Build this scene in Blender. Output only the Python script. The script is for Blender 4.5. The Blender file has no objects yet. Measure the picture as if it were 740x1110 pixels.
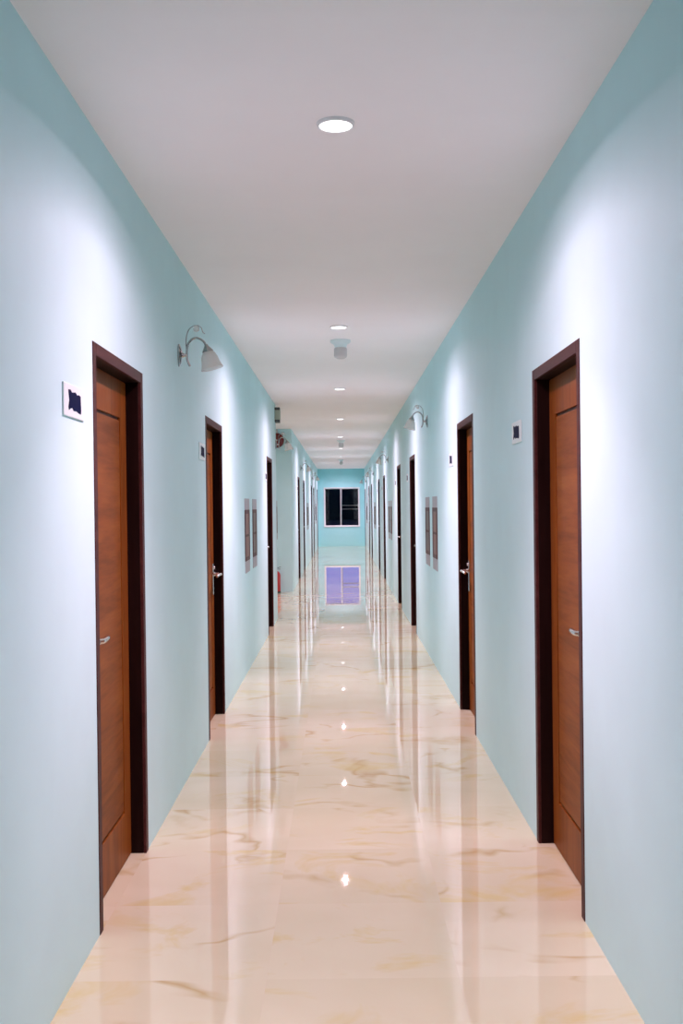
import bpy, bmesh, math, random
from mathutils import Vector, Matrix
random.seed(4)
C = bpy.context.scene
COL = C.collection
PI = math.pi
R = math.radians

# ------------------------------------------------------------------ layout (metres; corridor runs along +Y)
HW = 0.845            # half width of the corridor
H = 2.80              # ceiling height
EYE = 1.473           # camera height
D = 1.11              # metres of depth per layout unit
Y0 = -3.5             # wall behind the viewpoint
YE = 33.3 * D         # end wall
TH = 0.13             # wall thickness
AL0, AL1, ALX = 13.42, 17.60, -2.60     # side lobby on the left: start, end, back wall

# ------------------------------------------------------------------ camera
cam_d = bpy.data.cameras.new('camera')
cam_d.sensor_fit = 'VERTICAL'
cam_d.sensor_height = 24.0
cam_d.lens = 24.0
cam_d.clip_end = 500
cam = bpy.data.objects.new('camera', cam_d)
COL.objects.link(cam)
cam.matrix_world = (Matrix.Translation((0.005, 0, EYE)) @ Matrix.Rotation(PI/2 - 0.0063, 4, 'X')
                    @ Matrix.Rotation(-0.0115, 4, 'Z'))
C.camera = cam

# ------------------------------------------------------------------ world: dusk sky seen only through the end window
w = bpy.data.worlds.new('dusk_sky')
C.world = w
w.use_nodes = True
nt = w.node_tree
bg = nt.nodes['Background']
tc = nt.nodes.new('ShaderNodeTexCoord')
sep = nt.nodes.new('ShaderNodeSeparateXYZ')
rmp = nt.nodes.new('ShaderNodeValToRGB')
nt.links.new(tc.outputs['Generated'], sep.inputs[0])
nt.links.new(sep.outputs['Z'], rmp.inputs[0])
nt.links.new(rmp.outputs[0], bg.inputs[0])
cr = rmp.color_ramp
cr.elements[0].position = 0.0
cr.elements[0].color = (0.06, 0.12, 0.72, 1)
cr.elements[1].position = 1.0
cr.elements[1].color = (0.02, 0.03, 0.15, 1)
e = cr.elements.new(0.073); e.color = (0.06, 0.14, 0.78, 1)
e = cr.elements.new(0.082); e.color = (0.16, 0.19, 0.78, 1)
e = cr.elements.new(0.2); e.color = (0.08, 0.09, 0.40, 1)
bg.inputs[1].default_value = 1.0

# ------------------------------------------------------------------ lamp light and exposure
LAMP_POWER = 412.0
LAMP_COLOR = (1.0, 0.605, 0.742)
LENS_EMIT = 5.0
# beam profile of the downlight: relative intensity against cos(angle from straight down); cut off near 68 degrees
BEAM = [(0.10, 0.0), (0.20, 0.018), (0.27, 0.04), (0.34, 0.08), (0.42, 0.15), (0.50, 0.18), (0.56, 0.21), (0.63, 0.26), (0.70, 0.31), (0.80, 0.57), (0.92, 0.86), (0.96, 0.72), (1.0, 0.50)]
C.view_settings.view_transform = 'Standard'
C.view_settings.look = 'None'
C.view_settings.exposure = 0.05
C.view_settings.gamma = 1.0
C.view_settings.use_curve_mapping = False
C.cycles.max_bounces = 18
C.cycles.diffuse_bounces = 14
C.cycles.glossy_bounces = 6
C.cycles.transmission_bounces = 8
C.cycles.transparent_max_bounces = 8
C.cycles.sample_clamp_indirect = 6.0
C.cycles.caustics_reflective = False
C.cycles.caustics_refractive = False
C.cycles.use_denoising = True

# ------------------------------------------------------------------ materials
def mat(name, col, rough=0.5, metal=0.0, spec=0.5, ior=1.5):
    m = bpy.data.materials.new(name)
    m.use_nodes = True
    b = m.node_tree.nodes['Principled BSDF']
    b.inputs['Base Color'].default_value = (*col, 1)
    b.inputs['Roughness'].default_value = rough
    b.inputs['Metallic'].default_value = metal
    b.inputs['Specular IOR Level'].default_value = spec
    b.inputs['IOR'].default_value = ior
    return m

class NT:
    """small helper for building node graphs"""
    def __init__(s, m):
        s.t = m.node_tree
        s.b = s.t.nodes['Principled BSDF']
    def n(s, typ, **kw):
        x = s.t.nodes.new('ShaderNode' + typ)
        for k, v in kw.items():
            setattr(x, k, v)
        return x
    def l(s, a, b):
        s.t.links.new(a, b)
    def math(s, op, a, b=None, clamp=False):
        x = s.n('Math', operation=op, use_clamp=clamp)
        for i, v in enumerate((a, b)):
            if v is None:
                continue
            if isinstance(v, (int, float)):
                x.inputs[i].default_value = v
            else:
                s.l(v, x.inputs[i])
        return x.outputs[0]
    def noise(s, vec, scale, detail=3, rough=0.5, dist=0.0):
        x = s.n('TexNoise')
        x.inputs['Scale'].default_value = scale
        x.inputs['Detail'].default_value = detail
        x.inputs['Roughness'].default_value = rough
        x.inputs['Distortion'].default_value = dist
        s.l(vec, x.inputs['Vector'])
        return x.outputs['Fac']
    def ramp(s, fac, stops):
        x = s.n('ValToRGB')
        els = x.color_ramp.elements
        while len(els) > 1:
            els.remove(els[-1])
        els[0].position = stops[0][0]
        els[0].color = (*stops[0][1], 1)
        for p, c in stops[1:]:
            q = els.new(p)
            q.color = (*c, 1)
        s.l(fac, x.inputs[0])
        return x.outputs[0]
    def mix(s, fac, a, b, mode='MIX'):
        x = s.n('Mix', data_type='RGBA', blend_type=mode)
        for i, v in ((0, fac), (6, a), (7, b)):
            if isinstance(v, (int, float)):
                x.inputs[i].default_value = v
            elif isinstance(v, tuple):
                x.inputs[i].default_value = (*v, 1)
            else:
                s.l(v, x.inputs[i])
        return x.outputs[2]

def plaster(name, col, var=0.03, bump=0.015):
    m = mat(name, col, 0.65, spec=0.25)
    g = NT(m)
    tcn = g.n('TexCoord')
    f = g.noise(tcn.outputs['Object'], 1.7, 4, 0.6)
    lo = tuple(c*(1-var) for c in col); hi = tuple(min(1, c*(1+var)) for c in col)
    g.l(g.ramp(f, [(0.3, lo), (0.7, hi)]), g.b.inputs['Base Color'])
    bm_ = g.n('Bump')
    bm_.inputs['Strength'].default_value = bump
    bm_.inputs['Distance'].default_value = 0.01
    g.l(g.noise(tcn.outputs['Object'], 60, 3), bm_.inputs['Height'])
    g.l(bm_.outputs[0], g.b.inputs['Normal'])
    return m

WALL_COL = (0.528, 0.79, 0.82)
END_COL = (0.32, 0.76, 0.80)  # same aqua paint, the dim end wall's shade put into the colour
M_wall = plaster('painted_plaster_aqua', WALL_COL)
M_end = plaster('aqua_plaster_shade_toned', END_COL)
M_ceil = plaster('ceiling_paint', (0.95, 0.90, 0.905), 0.015)

def marble():
    m = mat('polished_marble_tile', (0.8, 0.66, 0.56), 0.018, spec=0.5)
    g = NT(m)
    tcn = g.n('TexCoord')
    s0 = g.n('SeparateXYZ')
    g.l(tcn.outputs['Object'], s0.inputs[0])
    T = 0.6
    tx = g.math('DIVIDE', g.math('ADD', s0.outputs['X'], 0.845), T)
    ty = g.math('DIVIDE', g.math('SUBTRACT', s0.outputs['Y'], 3.18), T)
    ix, iy = g.math('FLOOR', tx), g.math('FLOOR', ty)
    cmb = g.n('CombineXYZ')
    g.l(ix, cmb.inputs[0]); g.l(iy, cmb.inputs[1])
    wn = g.n('TexWhiteNoise', noise_dimensions='3D')
    g.l(cmb.outputs[0], wn.inputs['Vector'])
    off = g.n('VectorMath', operation='MULTIPLY_ADD')
    g.l(wn.outputs['Color'], off.inputs[0])
    off.inputs[1].default_value = (9, 9, 9)
    g.l(tcn.outputs['Object'], off.inputs[2])
    v = off.outputs[0]
    # squash so that veins run mostly across at a slant
    mp = g.n('Mapping')
    mp.inputs['Rotation'].default_value = (0, 0, R(28))
    mp.inputs['Scale'].default_value = (0.8, 1.25, 1)
    g.l(v, mp.inputs['Vector'])
    vv = mp.outputs[0]
    cloud = g.noise(vv, 1.6, 3, 0.5, 0.4)
    base = g.ramp(cloud, [(0.25, (0.565, 0.555, 0.375)), (0.5, (0.60, 0.595, 0.42)), (0.75, (0.65, 0.65, 0.48))])
    n1 = g.noise(vv, 0.9, 4, 0.5, 0.5)
    ridge = g.math('ABSOLUTE', g.math('SUBTRACT', n1, 0.5))
    vein = g.ramp(ridge, [(0.0, (1, 1, 1)), (0.003, (0.8, 0.8, 0.8)), (0.018, (0, 0, 0))])
    mask = g.ramp(g.noise(v, 2.6, 3), [(0.46, (0, 0, 0)), (0.60, (1, 1, 1))])
    vf = g.math('MULTIPLY', vein, mask)
    c1 = g.mix(g.math('MULTIPLY', vf, 0.72), base, (0.40, 0.28, 0.07))
    patch = g.ramp(g.noise(vv, 2.2, 4, 0.6, 1.2), [(0.565, (0, 0, 0)), (0.70, (1, 1, 1))])
    c2 = g.mix(g.math('MULTIPLY', patch, 0.6), c1, (0.56, 0.48, 0.16))
    # grout joints
    fx, fy = g.math('FRACT', tx), g.math('FRACT', ty)
    jx = g.math('MINIMUM', fx, g.math('SUBTRACT', 1.0, fx))
    jy = g.math('MINIMUM', fy, g.math('SUBTRACT', 1.0, fy))
    j = g.math('LESS_THAN', g.math('MINIMUM', jx, jy), 0.0022)
    c3 = g.mix(g.math('MULTIPLY', j, 0.15), c2, (0.62, 0.52, 0.45))
    g.l(c3, g.b.inputs['Base Color'])
    return m
M_floor = marble()

def wood(name, dark, mid, light, along='X', rough=0.38, scale=1.0, spec=0.05):
    m = mat(name, mid, rough, spec=spec)
    g = NT(m)
    tcn = g.n('TexCoord')
    oi = g.n('ObjectInfo')
    add = g.n('VectorMath', operation='ADD')
    g.l(tcn.outputs['Object'], add.inputs[0])
    rnd = g.n('CombineXYZ')
    g.l(g.math('MULTIPLY', oi.outputs['Random'], 20.0), rnd.inputs[0])
    g.l(g.math('MULTIPLY', oi.outputs['Random'], 37.0), rnd.inputs[2])
    g.l(rnd.outputs[0], add.inputs[1])
    mp = g.n('Mapping')
    mp.inputs['Scale'].default_value = (1.3*scale, 8*scale, 14*scale) if along == 'X' else (16*scale, 8*scale, 1.2*scale)
    g.l(add.outputs[0], mp.inputs['Vector'])
    f1 = g.noise(mp.outputs[0], 1.0, 6, 0.65, 0.5)
    f2 = g.noise(mp.outputs[0], 5.0, 3, 0.6)
    f = g.math('ADD', g.math('MULTIPLY', f1, 0.75), g.math('MULTIPLY', f2, 0.25))
    g.l(g.ramp(f, [(0.32, dark), (0.5, mid), (0.68, light)]), g.b.inputs['Base Color'])
    bm_ = g.n('Bump')
    bm_.inputs['Strength'].default_value = 0.08
    bm_.inputs['Distance'].default_value = 0.004
    g.l(f, bm_.inputs['Height'])
    g.l(bm_.outputs[0], g.b.inputs['Normal'])
    return m
M_panel = wood('brown_wood_horizontal_grain', (0.115, 0.035, 0.007), (0.20, 0.064, 0.013), (0.26, 0.092, 0.020), 'X')
M_stile = wood('brown_wood_vertical_grain', (0.12, 0.035, 0.007), (0.20, 0.062, 0.012), (0.25, 0.085, 0.018), 'Z')
M_frame = wood('shade_darkened_frame_wood', (0.006, 0.0022, 0.002), (0.011, 0.004, 0.0035), (0.018, 0.006, 0.005), 'Z', 0.45, spec=0.08)  # dark brown wood, deepened to near black for shade in the door recess
M_casing = wood('reddish_brown_casing_wood', (0.036, 0.012, 0.011), (0.055, 0.018, 0.017), (0.078, 0.027, 0.025), 'X', 0.45, spec=0.08)  # lighter tone of the frame wood, lamplight on the front put into colour
M_groove = mat('routed_groove_wood', (0.07, 0.02, 0.008), 0.6)
M_chrome = mat('brushed_nickel', (0.72, 0.70, 0.68), 0.22, 1.0)
M_lampmetal = mat('polished_chrome', (0.42, 0.43, 0.43), 0.18, 1.0)
M_black = mat('black_keyhole', (0.01, 0.01, 0.01), 0.5)
M_white = mat('white_plastic', (0.70, 0.82, 0.82), 0.35)
M_alu = mat('white_coated_aluminium', (0.72, 0.82, 0.84), 0.35)
M_navy = mat('navy_ink', (0.003, 0.006, 0.040), 0.6, spec=0.05)
M_trim = mat('white_lamp_trim', (0.78, 0.77, 0.77), 0.35)
M_grey = mat('pale_grey_plastic', (0.55, 0.55, 0.54), 0.45)
M_greygreen = mat('grey_green_casing', (0.36, 0.40, 0.32), 0.45)
M_darkgrey = mat('dark_grey_plastic', (0.05, 0.05, 0.055), 0.4)
M_red = mat('red_enamel', (0.13, 0.008, 0.007), 0.25)
M_redpaint = mat('red_cylinder_paint', (0.42, 0.03, 0.03), 0.3)
M_rubber = mat('black_rubber', (0.012, 0.012, 0.012), 0.6)
M_bluegrey = mat('grey_picture_border', (0.36, 0.36, 0.38), 0.5)
M_pframe = mat('brown_picture_frame', (0.10, 0.045, 0.04), 0.5, spec=0.15)
def striped(name, a, b):
    m = mat(name, a, 0.5)
    g = NT(m)
    tcn = g.n('TexCoord')
    wv = g.n('TexWave', bands_direction='X')
    wv.inputs['Scale'].default_value = 2.2
    wv.inputs['Distortion'].default_value = 0.6
    g.l(tcn.outputs['Object'], wv.inputs['Vector'])
    g.l(g.ramp(wv.outputs['Fac'], [(0.2, a), (0.8, b)]), g.b.inputs['Base Color'])
    return m
M_canvas = striped('brown_striped_canvas', (0.12, 0.045, 0.03), (0.26, 0.14, 0.11))
M_canvas2 = striped('olive_striped_canvas', (0.08, 0.055, 0.042), (0.17, 0.13, 0.105))

def emitter(name, col, s):
    m = mat(name, (0.9, 0.9, 0.9), 0.4)
    b = m.node_tree.nodes['Principled BSDF']
    b.inputs['Emission Color'].default_value = (*col, 1)
    b.inputs['Emission Strength'].default_value = s
    return m
M_lens = emitter('lit_lamp_diffuser', (1.0, 0.97, 1.0), LENS_EMIT)

def frosted():
    m = bpy.data.materials.new('frosted_lamp_glass')
    m.use_nodes = True
    t = m.node_tree
    t.nodes.clear()
    o = t.nodes.new('ShaderNodeOutputMaterial')
    d = t.nodes.new('ShaderNodeBsdfDiffuse'); d.inputs[0].default_value = (0.85, 0.83, 0.80, 1)
    tr = t.nodes.new('ShaderNodeBsdfTranslucent'); tr.inputs[0].default_value = (0.85, 0.84, 0.83, 1)
    gl = t.nodes.new('ShaderNodeBsdfGlossy'); gl.inputs['Roughness'].default_value = 0.25
    tp = t.nodes.new('ShaderNodeBsdfTransparent')
    m1 = t.nodes.new('ShaderNodeMixShader'); m1.inputs[0].default_value = 0.5
    m2 = t.nodes.new('ShaderNodeMixShader'); m2.inputs[0].default_value = 0.06
    m3 = t.nodes.new('ShaderNodeMixShader'); m3.inputs[0].default_value = 0.45
    L = t.links.new
    L(d.outputs[0], m1.inputs[1]); L(tr.outputs[0], m1.inputs[2])
    L(m1.outputs[0], m2.inputs[1]); L(gl.outputs[0], m2.inputs[2])
    L(m2.outputs[0], m3.inputs[1]); L(tp.outputs[0], m3.inputs[2])
    L(m3.outputs[0], o.inputs[0])
    return m
M_frost = frosted()

def pane_glass(name, tint):
    m = bpy.data.materials.new(name)
    m.use_nodes = True
    t = m.node_tree
    t.nodes.clear()
    o = t.nodes.new('ShaderNodeOutputMaterial')
    gl = t.nodes.new('ShaderNodeBsdfGlossy'); gl.inputs['Roughness'].default_value = 0.01
    tp = t.nodes.new('ShaderNodeBsdfTransparent'); tp.inputs[0].default_value = (*tint, 1)
    fr = t.nodes.new('ShaderNodeFresnel'); fr.inputs[0].default_value = 1.45
    mx = t.nodes.new('ShaderNodeMixShader')
    L = t.links.new
    L(fr.outputs[0], mx.inputs[0]); L(tp.outputs[0], mx.inputs[1]); L(gl.outputs[0], mx.inputs[2])
    L(mx.outputs[0], o.inputs[0])
    return m
M_pane = pane_glass('window_glass', (0.93, 0.95, 0.96))
M_night = mat('dark_outdoor_foliage', (0.012, 0.016, 0.018), 0.9, spec=0.1)
M_ground = mat('dark_outdoor_ground', (0.010, 0.012, 0.014), 0.9, spec=0.1)

# ------------------------------------------------------------------ mesh helpers
def box(bm, x0, x1, y0, y1, z0, z1):
    vs = [bm.verts.new((x, y, z)) for z in (z0, z1) for y in (y0, y1) for x in (x0, x1)]
    for f in ((0, 2, 3, 1), (4, 5, 7, 6), (0, 1, 5, 4), (2, 6, 7, 3), (0, 4, 6, 2), (1, 3, 7, 5)):
        bm.faces.new([vs[i] for i in f])
    return vs

def lathe(bm, prof, n=32, axis='Z', at=(0, 0, 0), squash=(1, 1)):
    """prof: list of (radius, height) along the axis"""
    at = Vector(at)
    rings = []
    for r, h in prof:
        ring = []
        if r < 1e-6:
            p = {'Z': Vector((0, 0, h)), 'Y': Vector((0, h, 0)), 'X': Vector((h, 0, 0))}[axis]
            ring = [bm.verts.new(at + p)]
        else:
            for i in range(n):
                a = 2*PI*i/n
                c, s = r*math.cos(a)*squash[0], r*math.sin(a)*squash[1]
                p = {'Z': Vector((c, s, h)), 'Y': Vector((c, h, s)), 'X': Vector((h, c, s))}[axis]
                ring.append(bm.verts.new(at + p))
        rings.append(ring)
    for a, b in zip(rings, rings[1:]):
        if len(a) == 1 and len(b) == 1:
            continue
        for i in range(n):
            j = (i+1) % n
            if len(a) == 1:
                bm.faces.new((a[0], b[j], b[i]))
            elif len(b) == 1:
                bm.faces.new((a[i], a[j], b[0]))
            else:
                bm.faces.new((a[i], a[j], b[j], b[i]))
    for ring in (rings[0], rings[-1]):
        if len(ring) > 2:
            bm.faces.new(ring)

def smooth_path(pts, per=8):
    """Catmull-Rom through points"""
    P = [Vector(p) for p in pts]
    P = [2*P[0]-P[1]] + P + [2*P[-1]-P[-2]]
    out = []
    for i in range(1, len(P)-2):
        a, b, c, d = P[i-1:i+3]
        for k in range(per):
            t = k/per
            out.append(0.5*((2*b) + (c-a)*t + (2*a-5*b+4*c-d)*t*t + (3*b-a-3*c+d)*t**3))
    out.append(P[-2])
    return out

def tube(bm, path, r, n=10):
    """r: number or list (taper)"""
    P = [Vector(p) for p in path]
    rings = []
    up = Vector((0.31, 0.93, 0.17)).normalized()
    for i, p in enumerate(P):
        t = (P[min(i+1, len(P)-1)] - P[max(i-1, 0)]).normalized()
        u = t.cross(up).normalized()
        v = t.cross(u).normalized()
        rr = r if isinstance(r, (int, float)) else r[0] + (r[1]-r[0])*i/(len(P)-1)
        rings.append([bm.verts.new(p + u*rr*math.cos(2*PI*k/n) + v*rr*math.sin(2*PI*k/n)) for k in range(n)])
    for a, b in zip(rings, rings[1:]):
        for k in range(n):
            bm.faces.new((a[k], a[(k+1) % n], b[(k+1) % n], b[k]))
    bm.faces.new(rings[0]); bm.faces.new(rings[-1])

def obj(name, bm, m, parent=None, bevel=0.0, smooth=False):
    bmesh.ops.recalc_face_normals(bm, faces=bm.faces)
    me = bpy.data.meshes.new(name)
    bm.to_mesh(me)
    bm.free()
    me.materials.append(m)
    o = bpy.data.objects.new(name, me)
    COL.objects.link(o)
    if parent:
        o.parent = parent
    if smooth:
        for p in me.polygons:
            p.use_smooth = True
        es = o.modifiers.new('edge_split', 'EDGE_SPLIT')
        es.split_angle = R(40)
    if bevel:
        b = o.modifiers.new('bevel', 'BEVEL')
        b.width = bevel
        b.segments = 2
        b.limit_method = 'ANGLE'
    return o

def tag(o, label, cat=None, group=None, kind=None):
    o['label'] = label
    if cat: o['category'] = cat
    if group: o['group'] = group
    if kind: o['kind'] = kind
    return o

def thing(name, label=None, cat=None, group=None, kind=None, loc=(0, 0, 0), rz=0.0):
    o = bpy.data.objects.new(name, None)
    o.empty_display_size = 0.1
    COL.objects.link(o)
    o.location = loc
    o.rotation_euler = (0, 0, rz)
    if label: tag(o, label, cat, group, kind)
    return o

def dup(root, name, loc, rz=0.0, label=None, group=None):
    def cp(o, parent):
        c = o.copy()
        COL.objects.link(c)
        if parent: c.parent = parent
        for ch in kids.get(o.name, []):
            cp(ch, c)
        return c
    kids = {}
    stack = [root]
    while stack:
        o = stack.pop()
        kids[o.name] = list(o.children)
        stack += list(o.children)
    r = cp(root, None)
    r.name = name
    r.location = loc
    r.rotation_euler = (0, 0, rz)
    if label: r['label'] = label
    if group: r['group'] = group
    return r

ORD = ['nearest', 'second', 'third', 'fourth', 'fifth', 'sixth', 'seventh', 'eighth', 'ninth', 'tenth']

def structure(name, bm, m, label=None, cat=None):
    o = obj(name, bm, m)
    o['kind'] = 'structure'
    if label: tag(o, label, cat)
    return o

# ------------------------------------------------------------------ door positions (depth of door centre)
DW, DH = 0.88, 2.05
left_doors = [3.57, 6.20, 10.95, 18.4, 20.95, 26.2, 28.5, 32.6]
right_doors = [3.63, 6.25, 10.88, 13.45, 18.05, 20.62, 25.45, 27.9, 32.6]
left_far_handle = [0, 1, 0, 0, 1, 0, 1, 0]
right_far_handle = [0, 1, 0, 1, 0, 1, 0, 1, 0]

# ------------------------------------------------------------------ setting
b = bmesh.new(); box(b, ALX-TH, HW+TH, Y0-TH, YE+TH, -0.15, 0.0)
structure('floor', b, M_floor, 'glossy cream marble tile floor with ochre veins', 'floor')
b = bmesh.new(); box(b, ALX-TH, HW+TH, Y0-TH, YE+TH, H, H+0.15)
structure('ceiling', b, M_ceil, 'plain white flat ceiling of the corridor', 'ceiling')

def side_wall(bm, side, ya, yb, centres):
    xa, xb = (-HW-TH, -HW) if side < 0 else (HW, HW+TH)
    y = ya
    for c in sorted(centres):
        a, d = c - DW/2, c + DW/2
        box(bm, xa, xb, y, a, 0, H)
        box(bm, xa, xb, a, d, DH, H)
        y = d
    box(bm, xa, xb, y, yb, 0, H)

b = bmesh.new()
side_wall(b, -1, Y0, AL0, [c*D for c in left_doors if c*D < AL0])
side_wall(b, -1, AL1, YE, [c*D for c in left_doors if c*D > AL1])
structure('wall_left', b, M_wall, 'pale aqua plaster wall along the left of the corridor', 'wall')
b = bmesh.new()
side_wall(b, 1, Y0, YE, [c*D for c in right_doors])
structure('wall_right', b, M_wall, 'pale aqua plaster wall along the right of the corridor', 'wall')
b = bmesh.new()
box(b, ALX-TH, -HW-TH, AL0-TH, AL0, 0, H)
box(b, ALX-TH, -HW-TH, AL1, AL1+TH, 0, H)
box(b, ALX-TH, ALX, AL0, AL1, 0, H)
structure('wall_lobby', b, M_wall, 'aqua walls of the side lobby opening off the left wall', 'wall')
b = bmesh.new(); box(b, -HW-TH, HW+TH, Y0-TH, Y0, 0, H)
structure('wall_back', b, M_wall, 'aqua wall closing the corridor behind the viewpoint', 'wall')

# end wall with window opening
WX0, WX1, WZ0, WZ1 = -0.685, 0.765-0.04, 0.70, 2.13
def window_x(px): return (px - 369.5) * 33.3e-3
WX0, WX1 = window_x(350.6), window_x(389.6)
b = bmesh.new()
box(b, -HW-TH, WX0, YE, YE+TH, 0, H)
box(b, WX1, HW+TH, YE, YE+TH, 0, H)
box(b, WX0, WX1, YE, YE+TH, 0, WZ0)
box(b, WX0, WX1, YE, YE+TH, WZ1, H)
structure('wall_end', b, M_end, 'aqua wall, shade toned in as teal, closing the far end around the dark window', 'wall')

# ------------------------------------------------------------------ end window
wn = thing('window_1', 'white framed two pane sliding window, dark outside, in the end wall', 'window', None, 'structure', loc=(0, YE, 0))
b = bmesh.new()
fw = 0.034
box(b, WX0, WX0+fw, -0.02, 0.10, WZ0, WZ1)
box(b, WX1-fw, WX1, -0.02, 0.10, WZ0, WZ1)
box(b, WX0+fw, WX1-fw, -0.02, 0.10, WZ0, WZ0+fw)
box(b, WX0+fw, WX1-fw, -0.02, 0.10, WZ1-fw, WZ1)
obj('window_frame', b, M_alu, wn, 0.004)
mx = window_x(369.4)
def sash(x0, x1, y, latch):
    b = bmesh.new()
    s = 0.024
    z0, z1 = WZ0+fw, WZ1-fw
    box(b, x0, x0+s, y, y+0.03, z0, z1); box(b, x1-s, x1, y, y+0.03, z0, z1)
    box(b, x0+s, x1-s, y, y+0.03, z0, z0+s); box(b, x0+s, x1-s, y, y+0.03, z1-s, z1)
    so = obj('sash', b, M_alu, wn, 0.003)
    b = bmesh.new(); box(b, x0+s, x1-s, y+0.012, y+0.018, z0+s, z1-s)
    obj('glass_pane', b, M_pane, so)
    if latch:
        b = bmesh.new(); box(b, x1-0.032, x1-0.008, y-0.022, y, 1.40, 1.54)
        obj('latch', b, M_white, so, 0.004)
sash(WX0+fw, mx+0.03, 0.045, False)
sash(mx-0.03, WX1-fw, 0.010, True)
for z in (1.345, 1.475):
    b = bmesh.new()
    box(b, mx+0.02, WX1-fw, 0.078, 0.092, z-0.014, z+0.014)
    obj('guard_rail', b, M_grey, wn, 0.003)

# ------------------------------------------------------------------ outdoors, far beyond the window
b = bmesh.new(); box(b, -60, 60, YE+0.6, 140, -0.3, -0.05)
structure('ground', b, M_ground, 'dark ground outside beyond the end window', 'ground')
b = bmesh.new()
N = 60
rows = []
for i in range(N+1):
    x = -40 + 80*i/N
    h = 4.15 + 0.18*math.sin(i*1.7) + 0.12*math.sin(i*0.61+1)
    d = 110 + 0.8*math.sin(i*2.3)
    rows.append([b.verts.new((x, d+1.5, -0.05)), b.verts.new((x, d, -0.05)), b.verts.new((x, d-0.6, h*0.5)),
                 b.verts.new((x, d, h*0.92)), b.verts.new((x, d+1.0, h)), b.verts.new((x, d+2.0, h*0.9)), b.verts.new((x, d+3, -0.05))])
for p, q in zip(rows, rows[1:]):
    for k in range(1, 6):
        b.faces.new((p[k], q[k], q[k+1], p[k+1]))
o = obj('treeline', b, M_night, smooth=True)
tag(o, 'dark row of trees far outside the end window', 'trees', None, 'stuff')

# ------------------------------------------------------------------ ceiling lamps
def make_downlight():
    t = thing('ceiling_downlight', 'x', 'ceiling light', 'round ceiling downlights')
    b = bmesh.new()
    lathe(b, [(0.056, -0.004), (0.056, -0.010), (0.058, -0.012), (0.064, -0.009), (0.067, 0.0), (0.056, 0.0)], 40)
    obj('trim_ring', b, M_trim, t, smooth=True)
    b = bmesh.new()
    lathe(b, [(0.0565, -0.001), (0.0565, -0.007), (0.040, -0.0095), (0.0, -0.0105)], 40)
    obj('diffuser', b, M_lens, t, smooth=True)
    ld = bpy.data.lights.new('downlight_beam', 'SPOT')
    ld.energy = LAMP_POWER
    ld.color = LAMP_COLOR
    ld.spot_size = R(160)
    ld.spot_blend = 0.02
    ld.shadow_soft_size = 0.02
    ld.use_nodes = True
    lt = ld.node_tree
    em = lt.nodes['Emission']
    geo = lt.nodes.new('ShaderNodeNewGeometry')
    sp = lt.nodes.new('ShaderNodeSeparateXYZ')
    ab = lt.nodes.new('ShaderNodeMath'); ab.operation = 'ABSOLUTE'
    cv = lt.nodes.new('ShaderNodeValToRGB')
    els = cv.color_ramp.elements
    els[0].position, els[0].color = BEAM[0][0], (BEAM[0][1],)*3 + (1,)
    els[1].position, els[1].color = BEAM[-1][0], (BEAM[-1][1],)*3 + (1,)
    for p, v in BEAM[1:-1]:
        els.new(p).color = (v, v, v, 1)
    lt.links.new(geo.outputs['Incoming'], sp.inputs[0])
    lt.links.new(sp.outputs['Z'], ab.inputs[0])
    lt.links.new(ab.outputs[0], cv.inputs[0])
    lt.links.new(cv.outputs[0], em.inputs['Strength'])
    lo = bpy.data.objects.new('downlight_beam', ld)
    COL.objects.link(lo)
    lo.parent = t
    lo.location = (0, 0, -0.018)
    return t
proto = make_downlight()
lamp_ys = [(3.21 + 3.63*k)*D for k in range(9)]
for k, y in enumerate(lamp_ys):
    lab = f'{ORD[k]} round lit white downlight of the row along the ceiling centre'
    t = proto if k == 0 else dup(proto, 'ceiling_downlight', (0, y, H))
    t.location = (0, y, H)
    t['label'] = lab

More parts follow.
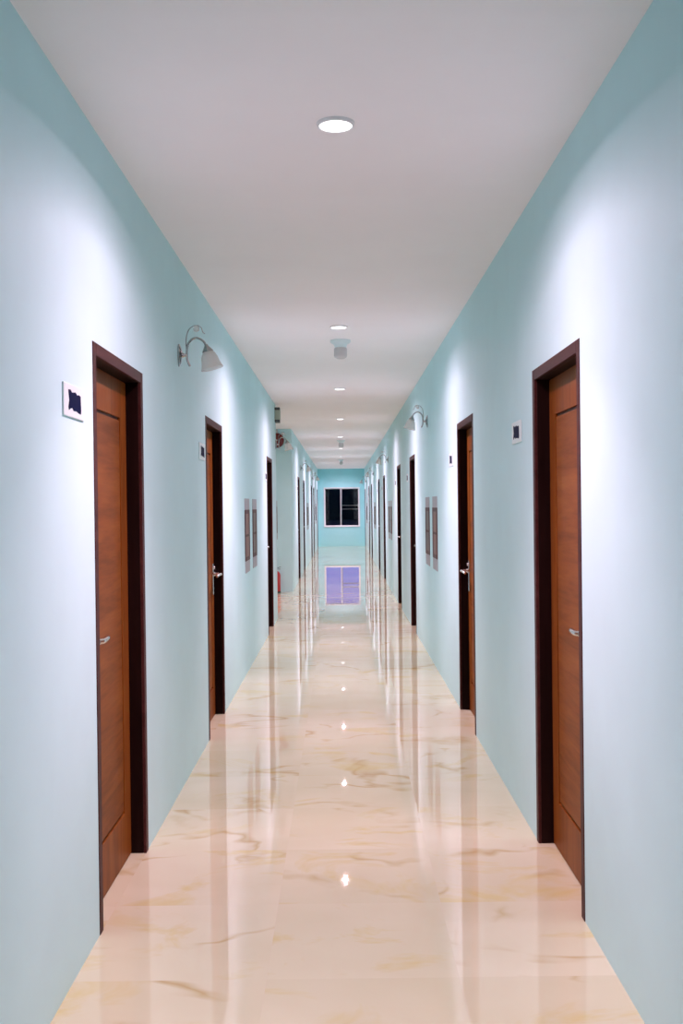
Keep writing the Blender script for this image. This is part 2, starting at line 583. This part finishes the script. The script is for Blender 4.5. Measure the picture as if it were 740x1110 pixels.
# ------------------------------------------------------------------ doors
def make_door(hs):
    """local x along the wall, local y into the wall, z up; hs: side of the handle along x"""
    t = thing('door', 'x', 'door', 'corridor doors', 'structure')
    J = 0.045
    hw = DW/2
    b = bmesh.new()
    for s in (-1, 1):
        xa, xb = sorted((s*hw, s*(hw-J)))
        box(b, xa, xb, 0.010, 0.125, 0, DH)
        xa, xb = sorted((s*(hw-J), s*(hw-J-0.012)))
        box(b, xa, xb, 0.104, 0.125, 0, DH-J)
    box(b, -hw+J, hw-J, 0.010, 0.125, DH-J, DH)
    box(b, -hw+J+0.012, hw-J-0.012, 0.104, 0.125, DH-J-0.012, DH-J)
    obj('door_frame', b, M_frame, t, 0.003)
    b = bmesh.new()
    for s in (-1, 1):
        xa, xb = sorted((s*hw, s*(hw-J)))
        box(b, xa, xb, -0.003, 0.010, 0, DH)
    box(b, -hw+J, hw-J, -0.003, 0.010, DH-J, DH)
    obj('casing', b, M_casing, t, 0.002)
    # leaf: stiles and rails with a routed groove round one tall panel
    lx = hw - J - 0.003
    z0, z1 = 0.006, DH - J - 0.003
    ya, yb = 0.062, 0.102
    st, rt, rb, gv = 0.115, 0.155, 0.20, 0.012
    b = bmesh.new()
    box(b, -lx, -lx+st, ya, yb, z0, z1); box(b, lx-st, lx, ya, yb, z0, z1)
    box(b, -lx+st, lx-st, ya, yb, z0, z0+rb); box(b, -lx+st, lx-st, ya, yb, z1-rt, z1)
    leaf = obj('door_leaf', b, M_stile, t)
    b = bmesh.new()
    box(b, -lx+st, lx-st, ya+0.010, yb, z0+rb, z1-rt)
    obj('groove', b, M_groove, leaf)
    b = bmesh.new()
    box(b, -lx+st+gv, lx-st-gv, ya+0.001, ya+0.0098, z0+rb+gv, z1-rt-gv)
    obj('panel', b, M_panel, leaf, 0.003)
    # lever handle on a tall backplate
    hx, hz = hs*(lx-0.058), 1.0
    b = bmesh.new()
    box(b, hx-0.02, hx+0.02, ya-0.007, ya, hz-0.145, hz+0.075)
    plate = obj('handle', b, M_chrome, t, 0.0035)
    b = bmesh.new()
    lathe(b, [(0.011, ya-0.052), (0.011, ya-0.02), (0.017, ya-0.014), (0.017, ya-0.007)], 20, 'Y', (hx, 0, hz))
    tube(b, smooth_path([(hx, ya-0.046, hz), (hx-hs*0.02, ya-0.058, hz), (hx-hs*0.05, ya-0.060, hz+0.002),
                         (hx-hs*0.095, ya-0.056, hz+0.001), (hx-hs*0.118, ya-0.050, hz-0.004), (hx-hs*0.128, ya-0.044, hz-0.010)], 6), [0.0105, 0.0085], 12)
    obj('lever', b, M_chrome, plate, smooth=True)
    b = bmesh.new()
    lathe(b, [(0.0, ya-0.0165), (0.010, ya-0.016), (0.012, ya-0.012), (0.012, ya-0.007)], 20, 'Y', (hx, 0, hz+0.045))
    obj('lock_cylinder', b, M_chrome, plate, smooth=True)
    b = bmesh.new()
    lathe(b, [(0.006, ya-0.0085), (0.006, ya-0.0068)], 16, 'Y', (hx, 0, hz-0.095))
    obj('keyhole', b, M_black, plate)
    return t

# left: local +x points away from the viewpoint; right: local +x points towards it
protoN = make_door(-1)
protoP = make_door(1)
usedN = usedP = False
n = 0
notes_l = {0: 'lever on its near edge', 1: 'lever on its far edge'}
for side, lst, fh in ((-1, left_doors, left_far_handle), (1, right_doors, right_far_handle)):
    for i, (c, f) in enumerate(zip(lst, fh)):
        n += 1
        hs = (1 if f else -1) if side < 0 else (-1 if f else 1)
        p = protoP if hs > 0 else protoN
        loc = (side*HW, c*D, 0)
        rz = PI/2 if side < 0 else -PI/2
        sd = 'left' if side < 0 else 'right'
        lab = f'{ORD[i]} brown wooden door in dark frame along the {sd} wall'
        if i == len(lst)-1:
            lab = f'last brown wooden door in dark frame, {sd} wall, beside the end wall'
        used = usedP if hs > 0 else usedN
        if used:
            t = dup(p, f'door_{n}', loc, rz, lab)
        else:
            t = p
            t.name = f'door_{n}'
            t.location = loc
            t.rotation_euler = (0, 0, rz)
            t['label'] = lab
            if hs > 0: usedP = True
            else: usedN = True

# ------------------------------------------------------------------ room number plates (number covered by a dark blue patch)
def make_plate():
    t = thing('room_plate', 'x', 'sign', 'room plates beside the doors')
    b = bmesh.new()
    box(b, -0.125, 0.125, -0.006, 0.0, -0.052, 0.052)
    obj('plate', b, M_white, t, 0.003)
    b = bmesh.new()
    rnd = random.Random(3)
    out = [(-0.075, 0.032), (-0.050, 0.034), (-0.035, 0.026), (-0.008, 0.029), (0.010, 0.031), (0.028, 0.024), (0.052, 0.027), (0.073, 0.024),
           (0.075, 0.000), (0.078, -0.022), (0.074, -0.034), (0.045, -0.032), (0.020, -0.028), (-0.015, -0.030), (-0.030, -0.022),
           (-0.055, -0.026), (-0.070, -0.032), (-0.076, -0.022), (-0.064, 0.000), (-0.070, 0.016)]
    f = [b.verts.new((x, -0.0062, z)) for x, z in out]
    k = [b.verts.new((x, -0.0072, z)) for x, z in out]
    b.faces.new(f); b.faces.new(k)
    for i in range(len(out)):
        j = (i+1) % len(out)
        b.faces.new((f[i], f[j], k[j], k[i]))
    obj('ink_patch', b, M_navy, t)
    return t
pp = make_plate()
first = True
for side, lst in ((-1, left_doors), (1, right_doors)):
    for i, c in enumerate(lst):
        if side < 0:
            y = c*D - DW/2 - (0.265 if i == 0 else 0.185)
        else:
            y = c*D + DW/2 + 0.40
        if y > YE - 0.2:
            y = c*D - DW/2 - 0.2
        sd = 'left' if side < 0 else 'right'
        wh = 'before' if side < 0 or y < c*D else 'beyond'
        lab = f'white plate with navy patch {wh} the {ORD[i]} {sd} door'
        loc = (side*HW, y, 1.812)
        rz = PI/2 if side < 0 else -PI/2
        if first:
            pp.location = loc; pp.rotation_euler = (0, 0, rz); pp['label'] = lab; first = False
        else:
            dup(pp, 'room_plate', loc, rz, lab)

# ------------------------------------------------------------------ wall sconces (unlit): local -y points out of the wall
def make_sconce():
    t = thing('wall_sconce', 'x', 'wall lamp', 'wall sconces')
    # backplate: a domed pointed oval with a raised boss
    b = bmesh.new()
    lathe(b, [(0.0, 0.0), (0.030, 0.0), (0.030, -0.006), (0.022, -0.014), (0.010, -0.020), (0.0, -0.021)], 28, 'Y', (0, 0, 0), (1.0, 2.0))
    lathe(b, [(0.012, -0.014), (0.014, -0.020), (0.009, -0.030), (0.006, -0.046)], 16, 'Y', (0, 0, 0))
    obj('wall_plate', b, M_lampmetal, t, smooth=True)
    b = bmesh.new()
    tube(b, smooth_path([(0, -0.060, -0.058), (0, -0.053, -0.045), (0, -0.046, -0.02), (0, -0.045, 0.02), (0, -0.052, 0.058),
                         (0, -0.070, 0.082), (0, -0.093, 0.091), (0, -0.118, 0.083), (0, -0.136, 0.068), (0, -0.144, 0.052)], 6), 0.0058, 12)
    obj('arm', b, M_lampmetal, t, smooth=True)
    b = bmesh.new()
    tube(b, smooth_path([(0, -0.045, 0.02), (0, -0.041, 0.06), (0, -0.044, 0.10), (0, -0.056, 0.133), (0, -0.078, 0.152), (0, -0.104, 0.156),
                         (0, -0.122, 0.144), (0, -0.127, 0.128), (0, -0.132, 0.118), (0, -0.142, 0.112)], 6), [0.0032, 0.002], 8)
    vine = obj('scroll', b, M_lampmetal, t, smooth=True)
    b = bmesh.new()
    bmesh.ops.create_uvsphere(b, u_segments=20, v_segments=12, radius=0.017, matrix=Matrix.Translation((0, -0.096, 0.139)))
    obj('glass_bead', b, M_frost, vine, smooth=True)
    # cap and bell shade, tilted slightly outwards
    tilt = Matrix.Translation((0, -0.148, 0.046)) @ Matrix.Rotation(R(-14), 4, 'X')
    b = bmesh.new()
    lathe(b, [(0.0, 0.010), (0.008, 0.010), (0.012, 0.0), (0.022, -0.014), (0.030, -0.026), (0.030, -0.030), (0.0, -0.030)], 24)
    b.transform(tilt)
    obj('shade_holder', b, M_lampmetal, t, smooth=True)
    b = bmesh.new()
    lathe_open(b, [(0.024, -0.028), (0.036, -0.042), (0.044, -0.062), (0.048, -0.085), (0.053, -0.105), (0.060, -0.122),
                   (0.057, -0.122), (0.050, -0.104), (0.045, -0.085), (0.041, -0.062), (0.033, -0.043), (0.022, -0.031)], 32)
    b.transform(tilt)
    obj('lamp_shade', b, M_frost, t, smooth=True)
    return t
def lathe_open(bm, prof, n):
    rings = [[bm.verts.new((r*math.cos(2*PI*i/n), r*math.sin(2*PI*i/n), h)) for i in range(n)] for r, h in prof]
    for a, c in zip(rings, rings[1:]+rings[:1]):
        for i in range(n):
            j = (i+1) % n
            bm.faces.new((a[i], a[j], c[j], c[i]))
ps = make_sconce()
sl = [4.87*D, 13.31, 19.4*D, 26.7*D]
sr = [8.90*D, 16.35*D, 23.6*D, 30.75*D]
labs_l = ['nearest chrome scroll arm sconce with frosted shade on the left wall, past first door',
          'chrome scroll arm sconce with frosted shade at the left wall corner by the lobby',
          'first chrome scroll arm sconce on the left wall beyond the lobby',
          'last chrome scroll arm sconce on the left wall, far down corridor']
labs_r = ['nearest chrome scroll arm sconce with frosted shade on the right wall',
          'second chrome scroll arm sconce from the camera on the right wall',
          'third chrome scroll arm sconce from the camera on the right wall',
          'last chrome scroll arm sconce on the right wall, near the end wall']
first = True
for side, ys, labs in ((-1, sl, labs_l), (1, sr, labs_r)):
    for y, lab in zip(ys, labs):
        loc = (side*HW, y, 2.275)
        rz = PI/2 if side < 0 else -PI/2
        if first:
            ps.location = loc; ps.rotation_euler = (0, 0, rz); ps['label'] = lab; first = False
        else:
            dup(ps, 'wall_sconce', loc, rz, lab)

# ------------------------------------------------------------------ framed panels hung in pairs
def make_panel(canvas):
    t = thing('framed_panel', 'x', 'wall panel', 'framed panels on the walls')
    w2, h2 = 0.215, 0.33
    b = bmesh.new()
    q = 0.035
    za, zb = -h2+0.105, h2-0.10
    box(b, -w2, -w2+q, -0.007, 0, za, zb); box(b, w2-q, w2, -0.007, 0, za, zb)
    box(b, -w2+q, w2-q, -0.007, 0, za, za+q); box(b, -w2+q, w2-q, -0.007, 0, zb-q, zb)
    obj('picture_frame', b, M_pframe, t, 0.002)
    b = bmesh.new(); box(b, -w2+q, w2-q, -0.004, 0, za+q, zb-q)
    obj('canvas', b, canvas, t)
    for zc, zd in ((zb, h2), (-h2, za)):
        b = bmesh.new(); box(b, -w2, w2, -0.005, 0, zc, zd)
        obj('border_band', b, M_bluegrey, t, 0.001)
    b = bmesh.new(); box(b, -w2+q, w2-q, -0.0055, -0.004, -0.010, 0.010)
    obj('cross_bar', b, M_groove, t)
    return t
pa, pb = make_panel(M_canvas), make_panel(M_canvas2)
pairs = [(-1, 8.09, 9.18, 'left', 'the second and third doors'), (1, 8.09, 9.18, 'right', 'the second and third doors'),
         (1, 15.36, 16.45, 'right', 'the fourth and fifth doors'),
         (-1, 22.6, 23.7, 'left', 'the fifth and sixth doors'), (1, 22.6, 23.7, 'right', 'the sixth and seventh doors'),
         (-1, 29.85, 30.95, 'left', 'the seventh and last doors'), (1, 29.85, 30.95, 'right', 'the eighth and last doors')]
fa = fb = True
for side, e0, e1, sd, where in pairs:
    rz = PI/2 if side < 0 else -PI/2
    loc = (side*HW, e0*D+0.215, 1.215)
    lab = f'nearer brown panel of the {sd} wall pair between {where}'
    if fa: pa.location = loc; pa.rotation_euler = (0, 0, rz); pa['label'] = lab; fa = False
    else: dup(pa, 'framed_panel', loc, rz, lab)
    loc = (side*HW, e1*D-0.215, 1.215)
    lab = f'farther olive panel of the {sd} wall pair between {where}'
    if fb: pb.location = loc; pb.rotation_euler = (0, 0, rz); pb['label'] = lab; fb = False
    else: dup(pb, 'framed_panel', loc, rz, lab)
dup(pa, 'framed_panel', (-1.315, AL1, 1.235), 0.0, 'framed brown panel on the lobby wall above the fire extinguisher')

# ------------------------------------------------------------------ smoke detectors on the ceiling
def make_detector():
    t = thing('smoke_detector', 'x', 'smoke detector', 'smoke detectors')
    b = bmesh.new()
    lathe(b, [(0.082, 0.0), (0.082, -0.012), (0.076, -0.022), (0.058, -0.030), (0.048, -0.046), (0.046, -0.060), (0.0, -0.060)], 36)
    obj('base', b, M_white, t, smooth=True)
    b = bmesh.new()
    lathe(b, [(0.046, -0.060), (0.052, -0.068), (0.053, -0.120), (0.047, -0.138), (0.026, -0.148), (0.0, -0.150)], 36)
    obj('sensor_head', b, M_grey, t, smooth=True)
    return t
pd = make_detector()
for i, (ey, lab) in enumerate(((7.42, 'nearest pale grey smoke detector on the ceiling beyond the second downlight'),
                               (18.75, 'second pale grey smoke detector on the ceiling beyond the fifth downlight'),
                               (26.6, 'farthest pale grey smoke detector on the ceiling near the end wall'))):
    loc = (0.012, ey*D, H)
    if i == 0: pd.location = loc; pd['label'] = lab
    else: dup(pd, 'smoke_detector', loc, 0, lab)

# ------------------------------------------------------------------ fire alarm bell on the lobby's far wall
t = thing('alarm_bell', 'red round alarm bell high on the lobby wall, half hidden by the left wall corner', 'bell', loc=(-1.09, AL1, 2.60))
b = bmesh.new()
lathe(b, [(0.125, -0.045), (0.127, -0.055), (0.118, -0.078), (0.095, -0.098), (0.055, -0.111), (0.0, -0.116)], 36, 'Y')
obj('gong', b, M_red, t, smooth=True)
b = bmesh.new()
lathe(b, [(0.06, 0.0), (0.06, -0.045), (0.0, -0.045)], 24, 'Y')
obj('mounting_box', b, M_darkgrey, t, smooth=True)
b = bmesh.new()
lathe(b, [(0.016, -0.112), (0.016, -0.119), (0.008, -0.123), (0.0, -0.123)], 16, 'Y')
obj('centre_bolt', b, M_chrome, t, smooth=True)
b = bmesh.new()
tube(b, [(0, -0.014, 0.05), (0, -0.014, 0.195)], 0.012, 12)
obj('conduit', b, M_grey, t, smooth=True)

# ------------------------------------------------------------------ box fixture at the wall corner
t = thing('wall_fixture', 'small grey green box with dark ends high on the left wall corner above a sconce', 'wall fixture', loc=(-HW, 13.31, 2.655))
b = bmesh.new(); box(b, 0.0, 0.070, -0.07, 0.07, -0.062, 0.062)
obj('casing', b, M_greygreen, t, 0.005)
for za, zb in ((0.062, 0.098), (-0.098, -0.062)):
    b = bmesh.new(); box(b, 0.0, 0.066, -0.065, 0.065, za, zb)
    obj('end_cap', b, M_darkgrey, t, 0.006)

# ------------------------------------------------------------------ fire extinguisher on the lobby floor
t = thing('fire_extinguisher', 'red fire extinguisher standing on the floor at the lobby corner', 'fire extinguisher', loc=(-1.122, AL1-0.11, 0))
b = bmesh.new()
lathe(b, [(0.0, 0.008), (0.060, 0.008), (0.070, 0.016), (0.072, 0.03), (0.072, 0.30), (0.062, 0.335), (0.036, 0.36), (0.022, 0.368), (0.022, 0.385), (0.0, 0.385)], 32)
obj('cylinder', b, M_redpaint, t, smooth=True)
b = bmesh.new()
lathe(b, [(0.073, 0.0), (0.0745, 0.004), (0.0745, 0.02), (0.073, 0.022), (0.06, 0.004)], 32)
obj('foot_ring', b, M_rubber, t, smooth=True)
b = bmesh.new()
lathe(b, [(0.020, 0.385), (0.020, 0.405), (0.012, 0.412), (0.0, 0.412)], 20)
vs = box(b, -0.010, 0.085, -0.009, 0.009, 0.412, 0.420)
bmesh.ops.rotate(b, verts=vs, cent=(0, 0, 0.41), matrix=Matrix.Rotation(R(-14), 3, 'Y'))
vs = box(b, -0.010, 0.075, -0.009, 0.009, 0.396, 0.403)
obj('valve_handle', b, M_rubber, t, 0.002)
b = bmesh.new()
tube(b, smooth_path([(-0.018, 0, 0.395), (-0.06, -0.01, 0.39), (-0.092, -0.015, 0.33), (-0.094, -0.015, 0.2), (-0.090, -0.012, 0.10)], 6), 0.009, 10)
obj('hose', b, M_rubber, t, smooth=True)
